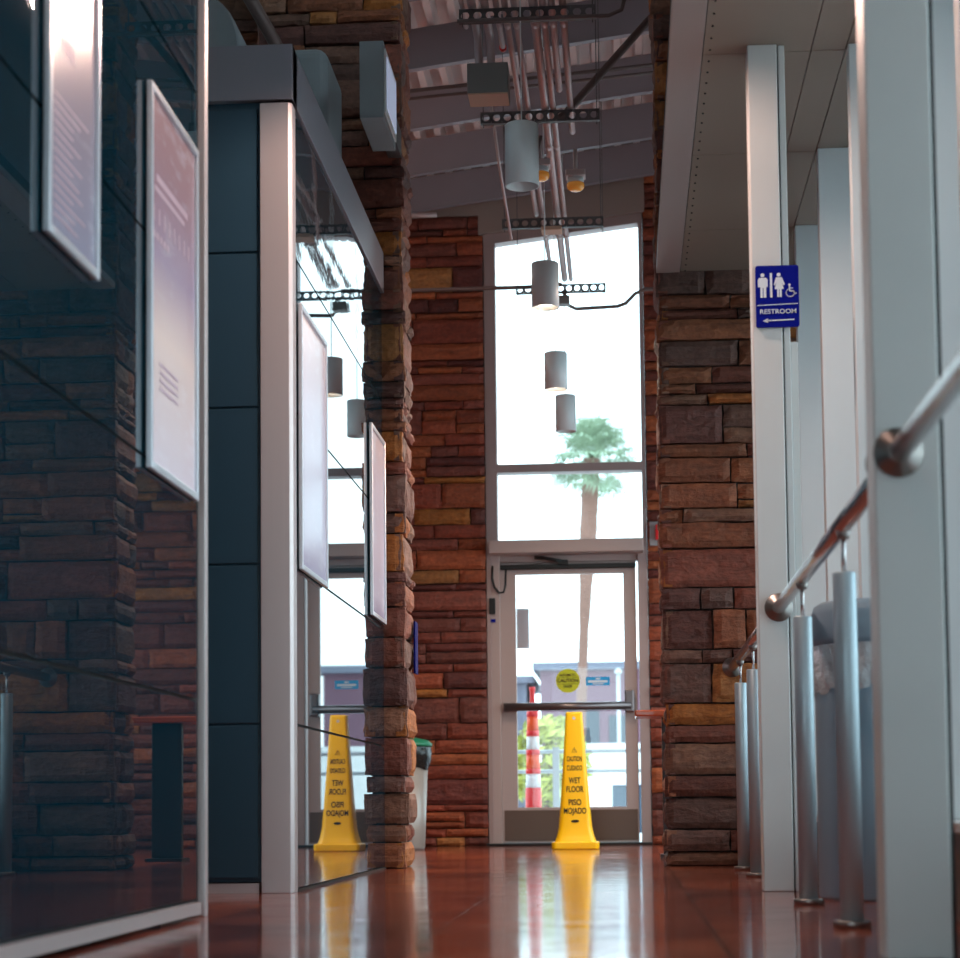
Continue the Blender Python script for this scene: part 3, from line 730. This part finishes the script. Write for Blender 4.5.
# =========================================================== TABLE, ALARM
tb = empty('ledge_table', (.38, 11.75, 0), 'orange wood topped standing table on a dark slab leg behind the right stone pillar', 'table')
MB().box(.065, .72, 11.55, 11.95, .815, .85).build('table_top', M['wood'], tb, bevel=.008)
MB().box(.22, .40, 11.68, 11.73, .02, .815).build('leg', M['dark_leg'], tb, bevel=.004)
MB().box(.2, .42, 11.6, 11.81, 0, .02).build('foot_plate', M['dark_leg'], tb)
al = empty('fire_alarm', (.29, 15.6, 2.38), 'red fire alarm on a grey plate high on the stone right of the door', 'alarm')
MB().box(.225, .335, 15.60, 15.625, 2.33, 2.52).build('back_plate', M['alarm_plate'], al, bevel=.003)
MB().box(.27, .325, 15.555, 15.60, 2.37, 2.49).build('horn', M['red'], al, bevel=.006)

# =========================================================== CEILING SERVICES
PXc = -.428
plab = ['white cylinder pendant light, largest and nearest, hanging below the pipes', 'lit grey cylinder pendant light second from the camera, in front of the tall window',
        'lit cylinder pendant light third from the camera, above the palm crown', 'smallest cylinder pendant light, farthest from the camera, just above the palm tree']
for i, (y, lit) in enumerate(((9.05, 0), (11.2, 1), (13.45, 1), (14.95, 0))):
    PXc = (-.43, -.408, -.425, -.402)[i]
    zb = (3.16, 3.13, 3.13, 3.125)[i]; r = .078; zt = (3.45, 3.388, 3.385, 3.40)[i]
    p = empty('pendant_light', (PXc, y, zb), plab[i], 'pendant light', 'cylinder pendant lights')
    MB().lathe(PXc, y, [(r-.005, zb+.16), (r-.005, zb), (r, zb), (r, zt-.004), (r-.004, zt), (.01, zt)], 40, closed_bottom=False).build('shade', M['white'], p)
    MB().lathe(PXc, y, [(r-.006, zb+(.03 if lit else .15)), (r-.006, zb+(.035 if lit else .155))], 32).build('lamp_lens', M['lamp_glow' if lit else 'lamp_off'], p)
    MB().tube([(PXc, y, zt), (PXc, y, roofz(PXc)+DK)], .0035, 6).build('cord', M['white'], p)
    MB().lathe(PXc, y, [(.02, zt), (.016, zt+.012)], 12).build('cord_grip', M['strut'], p)

PXc = -.428
for y in (6.7, 4.4, 2.1):  # unseen lit pendants added to warm the near corridor
    zb, zt = 3.13, 3.388
    p = empty('pendant_light', (PXc, y, zb), 'added unseen lit cylinder pendant light above the view, warming the near corridor', 'pendant light', 'added pendant lights above the view')
    MB().lathe(PXc, y, [(r-.005, zb+.16), (r-.005, zb), (r, zb), (r, zt-.004), (r-.004, zt), (.01, zt)], 40, closed_bottom=False).build('shade', M['white'], p)
    MB().lathe(PXc, y, [(r-.006, zb+.03), (r-.006, zb+.035)], 32).build('lamp_lens', M['lamp_glow'], p)
    MB().tube([(PXc, y, zt), (PXc, y, roofz(PXc)+DK)], .0035, 6).build('cord', M['white'], p)
SZ = 3.96; sy = [9.1, 10.5, 12.4, 14.0]
slab = ['nearest, at the top of the picture', 'second, just above the white pendant', 'third, at the top of the tall window', 'farthest, across the tall window']
for i, y in enumerate(sy):
    SZ = (4.0, 4.0, 3.98, 3.975)[i]
    s = empty('strut_hanger', (-.4, y, SZ), 'perforated steel pipe strut, '+slab[i], 'pipe hanger', 'perforated strut hangers')
    x0, x1 = -.72, -.08; mb = MB(); nh = 11; cw = (x1-x0)/nh; zc = SZ; hh = .028
    for k in range(nh):
        c = x0+cw*(k+.5); rad = .020; N = 16; outer = []; inner = []
        for q in range(N):
            a = 2*PI*q/N; ca, sa = math.cos(a), math.sin(a); t = min(cw/2/abs(ca) if abs(ca) > 1e-6 else 9, hh/abs(sa) if abs(sa) > 1e-6 else 9)
            outer.append((c+ca*t, zc+sa*t)); inner.append((c+rad*ca, zc+rad*sa))
        for yy in (y-.003, y+.003):
            o = len(mb.v); mb.v += [(a, yy, b) for a, b in outer+inner]
            for q in range(N): mb.face([o+q, o+(q+1) % N, o+N+(q+1) % N, o+N+q])
    mb.box(x0, x1, y-.003, y+.03, zc+hh, zc+hh+.003); mb.box(x0, x1, y-.003, y+.03, zc-hh-.003, zc-hh)
    mb.build('channel', M['strut'], s)
    for rx in (x0+.015, x1-.015):
        MB().tube([(rx, y+.012, zc-.05), (rx, y+.012, roofz(rx)+DK)], .0026, 6).build('rod', M['strut'], s)

SZ = 3.96; CZ = 4.064
con = [(-.705, 6.2, 9.35, .010, 'leftmost thin pipe of the overhead bundle'),
       (-.66, 6.2, 9.55, .017, 'left one of the two pipes entering the grey junction box'), (-.60, 6.2, 9.55, .017, 'right one of the two pipes entering the grey junction box'),
       (-.545, 6.2, 9.62, .012, 'short pipe with a red end cap in the overhead bundle'), (-.505, 6.2, 12.45, .013, 'pipe just left of the nearest pendant cord'),
       (-.462, 6.2, 14.05, .013, 'long thin pipe behind the nearest pendant cord'),
       (-.372, 6.2, 14.05, .019, 'thickest long pipe in the middle of the overhead bundle'), (-.328, 6.2, 14.05, .014, 'long pipe right of the thickest one'),
       (-.286, 6.2, 10.25, .015, 'pipe ending by the slanted dark pipe'), (-.235, 6.2, 10.92, .015, 'rightmost pipe of the bundle, ending at an amber lamp')]
for (x, a, b, r, l) in con:
    mb = MB(); zz = CZ-.03+r
    pts = [(x, a, zz), (x, b-.05, zz), (x, b, zz)] if 'junction box' not in l else [(x, a, zz), (x, 9.42, zz), (x, 9.5, zz-.02), (x, 9.56, 3.96), (x, 9.575, 3.925)]
    r *= 1.15; zz = CZ-.03+r; pts = [(p[0], p[1], zz if p[2] > 4 else p[2]) for p in pts]; mb.tube(pts, r, 12)
    y = a+1.3
    while y < b-.3: mb.tube([(x, y, zz), (x, y+.07, zz)], r*1.12, 12); y += 1.8
    o = tag(mb.build('conduit', M['conduit']), 'pinkish grey ceiling conduit, '+l, 'conduit', 'conduits running along the corridor ceiling')
    if 'red end' in l: MB().tube([(x, b, zz), (x, b+.03, zz)], r*1.3, 12).build('end_cap', M['red'], o)
def pipe(path, r, label, m='conduit_dark'):
    return tag(MB().tube(path, r, 12).build('conduit', M[m]), label, 'conduit')
pipe([(-.30, 10.56, 4.0), (-.26, 10.58, 4.04), (.19, 10.8, 4.62), (.45, 10.95, 4.9)], .022, 'thick dark pipe slanting up to the right from the overhead bundle')
pipe([(-.72, 9.0, 3.935), (-.1, 9.0, 3.935), (-.02, 9.0, 3.935), (.04, 9.0, 3.96), (.06, 9.0, 4.03), (.065, 9.0, 4.6)], .009, 'dark thin pipe across the top of the picture that bends upward at its right end')
pipe([(-2.2, 14.3, 4.07), (-.66, 14.3, 4.07), (-.40, 14.1, 4.03)], .015, 'thin horizontal pipe crossing the stone wall to the tall window from the left')
pipe([(-.38, 14.12, 3.98), (-.36, 14.25, 3.92), (-.30, 14.3, 3.90), (.0, 14.3, 3.91), (.06, 14.3, 3.93), (.13, 14.3, 4.0), (.20, 14.3, 4.03), (.9, 14.3, 4.05)], .014, 'thin sagging pipe crossing the tall window to the right')
pipe([(-2.2, 12.3, 4.76), (1.5, 12.3, 5.03)], .012, 'upper of two thin pipes running crosswise under the roof deck')
pipe([(-2.2, 12.3, 4.71), (1.5, 12.3, 4.98)], .010, 'lower of two thin pipes running crosswise under the roof deck')
pipe([(-.56, 10.0, 3.77), (-.55, 10.0, 3.72), (-.50, 10.15, 3.70), (-.42, 10.5, 3.80), (-.40, 10.6, 3.92)], .010, 'flexible dark cable drooping from the grey junction box to the bundle')
pipe([(-.70, 10.8, 4.35), (-.66, 11.2, 3.95), (-.62, 11.6, 3.65)], .009, 'thin pale rod hanging at a slant left of the nearest pendant', 'conduit')
jb = empty('junction_box', (-.61, 9.6, 3.74), 'grey metal junction box with a tan underside hanging at the end of two pipes', 'junction box')
MB().box(-.715, -.515, 9.5, 9.68, 3.775, 3.925).build('box', M['box'], jb, bevel=.004)
MB().box(-.712, -.518, 9.503, 9.677, 3.768, 3.775).build('underside_panel', M['box_tan'], jb)
mb = MB(); mb.box(-.45, -.34, 14.05, 14.15, 3.88, 3.94)
tag(mb.build('junction_box', M['box'], bevel=.004), 'small square junction box at the end of the pipes in front of the tall window', 'junction box')
mb = MB(); mb.box(-.47, -.34, 12.3, 12.42, 3.905, 3.93)
tag(mb.build('junction_box', M['box_tan'], bevel=.003), 'flat tan junction plate under the third strut at the top of the tall window', 'junction box')
for i, (x, y, l) in enumerate(((-.222, 10.95, 'amber globe lamp on the rightmost ceiling pipe'), (-.41, 10.75, 'amber globe lamp mostly hidden behind the nearest white pendant'))):
    j = empty('globe_lamp', (x, y, 3.62), l, 'ceiling lamp', 'amber globe ceiling lamps')
    MB().box(x-.055, x+.055, y-.05, y+.05, 3.80, 3.835).build('mounting_box', M['conduit'], j, bevel=.004)
    MB().lathe(x, y, [(.046, 3.765), (.044, 3.80)], 20).build('collar', M['white'], j)
    MB().lathe(x, y, [(.008, 3.724), (.03, 3.727), (.045, 3.738), (.05, 3.754), (.047, 3.768)], 24).build('globe', M['amber'], j)
    MB().tube([(x, y, 3.835), (x, y, 3.96)], .012, 10).build('stem', M['conduit'], j)
# small stub on the left pier
tag(MB().tube([(-1.62, 15.3, 4.93), (-1.4, 15.3, 4.93)], .02, 10).build('conduit', M['conduit']), 'short pale pipe stub high on the stone left of the tall window', 'conduit')

# =========================================================== OUTSIDE
struct(MB().box(-60, 60, 15.9, 160, -.14, -.02).build('ground', M['concrete'], at=(0, 60, -.14)))
struct(MB().box(-60, 60, -60, -3.02, -.14, -.02).build('ground_rear', M['concrete']))
struct(MB().box(2.42, 60, -3, 15.9, -.14, -.02).build('ground_side', M['concrete']))
struct(MB().box(1.12, 2.42, -3, 10, -.14, -.02).build('ground_walk', M['concrete']))

dl = empty('traffic_delineator', (-.765, 16.6, -.02), 'orange and white striped traffic delineator post outside the door', 'traffic cone')
def zy(y): return .308+(806-y)*.0083
cx, cy = -.755, 16.6
segs = [('orange', 711, 717), ('orange2', 717, 731), ('orange', 731, 736.5), ('white_band', 736.5, 750), ('orange', 750, 755), ('orange2', 755, 769), ('orange', 769, 774), ('white_band', 774, 788), ('orange', 788, 843)]
def dr(z): return .045+(.068-.045)*max(0, min(1, (1.1-z)/.85))
first = None
for mname, ya, yb in segs:
    za, zb = zy(ya), max(zy(yb), .03); rr_ = 0 if mname != 'orange' else .003
    MB().lathe(cx, cy, [(dr(zb)+rr_, zb), (dr(za)+rr_, za)], 28).build('band' if mname != 'orange' else 'tube_section', M[mname], dl)
MB().lathe(cx, cy, [(.03, zy(711)), (.022, zy(706)), (.02, zy(692)), (.026, zy(690)), (.024, zy(687))], 20).build('handle', M['orange'], dl)
MB().lathe(cx, cy, [(.19, -.02), (.19, .02), (.08, .035)], 8, sm=False).build('base', M['black'], dl)

gr = empty('guard_rail', (-.4, 18.2, 0), 'pale metal guard rail outside behind the traffic delineator', 'railing')
for z in (.80, .62): MB().tube([(-4, 18.2, z), (4, 18.2, z)], .018, 10).build('rail_bar', M['rail_out'], gr)
for x in (-3.2, -1.9, -.62, .7, 2.0): MB().box(x-.03, x+.03, 18.17, 18.23, -.02, .84).build('post', M['rail_out'], gr)
ub = empty('utility_cabinet', (.02, 24, 0), 'dark blue box standing outside behind the guard rail', 'box')
MB().box(-.15, .35, 24, 24.5, -.02, .55).build('cabinet', M['cart'], ub, bevel=.02); MB().box(-.17, .37, 23.98, 24.52, .55, .6).build('cap', M['panel'], ub)

# shrub
rs = random.Random(3)
def shrub(cx, cy, rad, h, n, label):
    s = empty('shrub', (cx, cy, 0), label, 'shrub')
    mb = MB()
    for k in range(9):
        a = rs.uniform(0, 2*PI); mb.tube([(cx, cy, -.02), (cx+rad*.3*math.cos(a), cy+rad*.3*math.sin(a), h*.5), (cx+rad*.7*math.cos(a), cy+rad*.7*math.sin(a), h*.85)], [.03, .02, .008], 6)
    mb.build('stems', M['trunk'], s)
    mb = MB()
    for k in range(n):
        a = rs.uniform(0, 2*PI); e = rs.uniform(-1, 1); q = rs.uniform(.5, 1)**.5
        p = Vector((cx+rad*q*math.cos(a)*math.sqrt(1-e*e), cy+rad*q*math.sin(a)*math.sqrt(1-e*e), h*.55+h*.45*q*e))
        u = Vector((rs.uniform(-1, 1), rs.uniform(-1, 1), rs.uniform(-.5, 1))).normalized(); v = u.orthogonal().normalized(); l = rs.uniform(.08, .16)
        mb.add([p-u*l, p+v*l*.4, p+u*l, p-v*l*.4], [(0, 1, 2, 3)])
    f = mb.build('foliage', M['leaf'], s)
    return s
shrub(-1.12, 30, .6, 1.7, 700, 'yellow-green shrub outside left of the cone, behind the guard rail')

# palm
pl = empty('palm_tree', (-1.7, 75, 0), 'tall fan palm tree outside, seen through the end window and door', 'palm tree')
path = []; rad = []
TX0, TX1, TH = -1.72, -1.05, 13.5
for k in range(26):
    t = k/25; x = TX0+(TX1-TX0)*(t**1.3); path.append((x, 75, -.1+TH*t)); rad.append(.17+.03*(1-t)+.16*max(0, min(1, (t-.5)/.3))+.012*math.sin(k*2.3))
MB().tube(path, rad, 14).build('trunk', M['trunk'], pl)
rp = random.Random(12); top = Vector((TX1, 75, TH-.1))
for k in range(60):
    az = k*2.399; el = math.radians(rp.uniform(-50, 80)); L1 = rp.uniform(.45, 1.35)
    dv = Vector((math.cos(az)*math.cos(el), math.sin(az)*math.cos(el), math.sin(el)))
    base = top; tip = base+dv*L1
    mb = MB(); mb.tube([base, base+dv*L1*.6+Vector((0, 0, .03)), tip], [.035, .022, .015], 5)
    side = dv.cross(Z_).normalized() if abs(dv.z) < .98 else X_; upv = side.cross(dv).normalized()
    for q in range(15):
        a = math.radians(-95+190*q/14); d2 = (dv*math.cos(a)+side*math.sin(a)).normalized(); ln = 1.1*(1-.18*abs(a)/1.6)*rp.uniform(.85, 1.1)
        wv = (dv*(-math.sin(a))+side*math.cos(a))*.045; m1 = tip+d2*ln*.6+upv*.05; e1 = tip+d2*ln-Z_*rp.uniform(.1, .4)
        mb.add([tip, m1+wv, e1, m1-wv], [(0, 1, 2, 3)])
    mb.build('frond', M['frond'], pl)

# far buildings
def building(x0, x1, y, H, m, label, wins, name='building', roofh=.3):
    b = empty(name, ((x0+x1)/2, y+4, 0), label, 'building')
    MB().box(x0, x1, y, y+8, -.02, H).build('wall', M[m], b)
    MB().box(x0-.3, x1+.3, y-.3, y+8.3, H, H+roofh).build('roof', M['bldg2'], b)
    for (a, c, za, zb) in wins:
        MB().box(a, c, y-.05, y+.02, za, zb).build('window', M['bldg_win'], b)
    return b
building(-3.4, 10, 82, 5.9, 'bldg', 'low mauve-grey building far outside, behind the door stickers', [(-2.4, -1.0, 2.4, 4.2), (-.6, .3, 2.6, 4.0), (.9, 2.2, 2.4, 4.2)])
building(-9, -4.05, 84, 5.5, 'bldg2', 'paler low building far outside at the left of the door glass', [(-5.2, -4.4, 1, 2.6)])
sl = empty('lamp_post', (-.12, 50, 0), 'slim pale post outside at the right edge of the door glass', 'post')
MB().tube([(-.12, 50, -.02), (-.12, 50, 3.6)], .045, 10).build('pole', M['rail_out'], sl)
MB().lathe(-.12, 50, [(.08, 3.6), (.1, 3.66), (.02, 3.74)], 12).build('lamp_head', M['rail_out'], sl)
mb = MB(); mb.box(-1.25, 5, 40, 40.3, -.02, 1.45); mb.box(-1.3, 5.05, 39.95, 40.35, 1.45, 1.55)
tag(mb.build('low_wall_standin', M['concrete']), 'white low wall standing in for bright lit ground outside, right of the yellow cone', 'wall')  # wall added in place of the bright lit ground

# =========================================================== LIGHT
W = bpy.data.worlds.new('overcast_sky'); bpy.context.scene.world = W; W.use_nodes = True
nt = W.node_tree; bg = nt.nodes['Background']
tc = nt.nodes.new('ShaderNodeTexCoord'); sx = nt.nodes.new('ShaderNodeSeparateXYZ'); cr = nt.nodes.new('ShaderNodeValToRGB')
nt.links.new(tc.outputs['Generated'], sx.inputs[0]); nt.links.new(sx.outputs['Z'], cr.inputs[0]); nt.links.new(cr.outputs[0], bg.inputs['Color'])
cr.color_ramp.elements[0].color = (.70, .93, 1, 1); cr.color_ramp.elements[1].color = (.56, .84, 1, 1)
bg.inputs['Strength'].default_value = 3.8

def area(name, loc, size, energy, col, rot=(0, 0, 0), spread=PI):
    l = bpy.data.lights.new(name, 'AREA'); l.shape = 'RECTANGLE'; l.size, l.size_y = size; l.energy = energy; l.color = col; l.spread = spread
    o = bpy.data.objects.new(name, l); C.objects.link(o); o.location = loc; o.rotation_euler = rot; return o
# lit pendants
for y, e in ((11.2, 14), (13.45, 14)):
    l = bpy.data.lights.new('pendant_bulb', 'SPOT'); l.energy = e*8; l.color = (1, .80, .62); l.spot_size = math.radians(155); l.spot_blend = .6; l.shadow_soft_size = .06
    o = bpy.data.objects.new('pendant_bulb', l); C.objects.link(o); o.location = (PXc, y, 3.135)
# bulbs of the added unseen pendants, warming kiosk front and near poster
for y in (6.7, 4.4, 2.1):
    l = bpy.data.lights.new('pendant_bulb', 'SPOT'); l.energy = {6.7: 120, 4.4: 38, 2.1: 12}[y]; l.color = (1, .68, .56); l.spot_size = math.radians(165); l.spot_blend = .35; l.shadow_soft_size = .07
    o = bpy.data.objects.new('pendant_bulb', l); C.objects.link(o); o.location = (PXc, y, 3.135)
# warm fill light added in the recess behind the right pillar, no fixture
l = bpy.data.lights.new('recess_fill', 'SPOT'); l.energy = 420; l.color = (1, .55, .34); l.shadow_soft_size = .2; l.spot_size = math.radians(110); l.spot_blend = .8
o = bpy.data.objects.new('recess_fill', l); C.objects.link(o); o.location = (1.9, 12.6, 2.7)
o.rotation_euler = (Vector((-1.2, 11.8, .6))-o.location).to_track_quat('-Z', 'Y').to_euler()
# warm fill light added on the left for the far end, no fixture
l = bpy.data.lights.new('hall_fill', 'POINT'); l.energy = 16; l.color = (1, .66, .55); l.shadow_soft_size = .15
o = bpy.data.objects.new('hall_fill', l); C.objects.link(o); o.location = (-2.6, 13, 4.2)

# =========================================================== CAMERA
cam = bpy.data.cameras.new('camera'); co = bpy.data.objects.new('camera', cam); C.objects.link(co)
F = 2000.; PX, PY = 480., 661.
cam.sensor_width = 36; cam.sensor_fit = 'HORIZONTAL'; cam.lens = 36*F/960; cam.shift_x = (480-PX)/960; cam.shift_y = (PY-479)/960
eY = Vector((625-PX, -(806-PY), -F)).normalized(); up = Vector((200-PX, 27661., -F)).normalized()
eZ = (up-eY*up.dot(eY)).normalized(); eX = eY.cross(eZ)
rot = Matrix((eX, eY, eZ))        # rows: world axes in camera space -> maps camera to world
mw = rot.to_4x4(); mw.translation = Vector((0, 0, .30)); co.matrix_world = mw
cam.clip_end = 500; cam.dof.use_dof = True; cam.dof.focus_distance = 9.2; cam.dof.aperture_fstop = 4.2
sc = bpy.context.scene; sc.camera = co
sc.view_settings.view_transform = 'Standard'; sc.view_settings.look = 'None'; sc.view_settings.gamma = 1; sc.view_settings.use_curve_mapping = False
sc.view_settings.exposure = 0.12
sc.cycles.max_bounces = 10; sc.cycles.transparent_max_bounces = 12; sc.cycles.sample_clamp_indirect = 8; sc.cycles.use_denoising = True
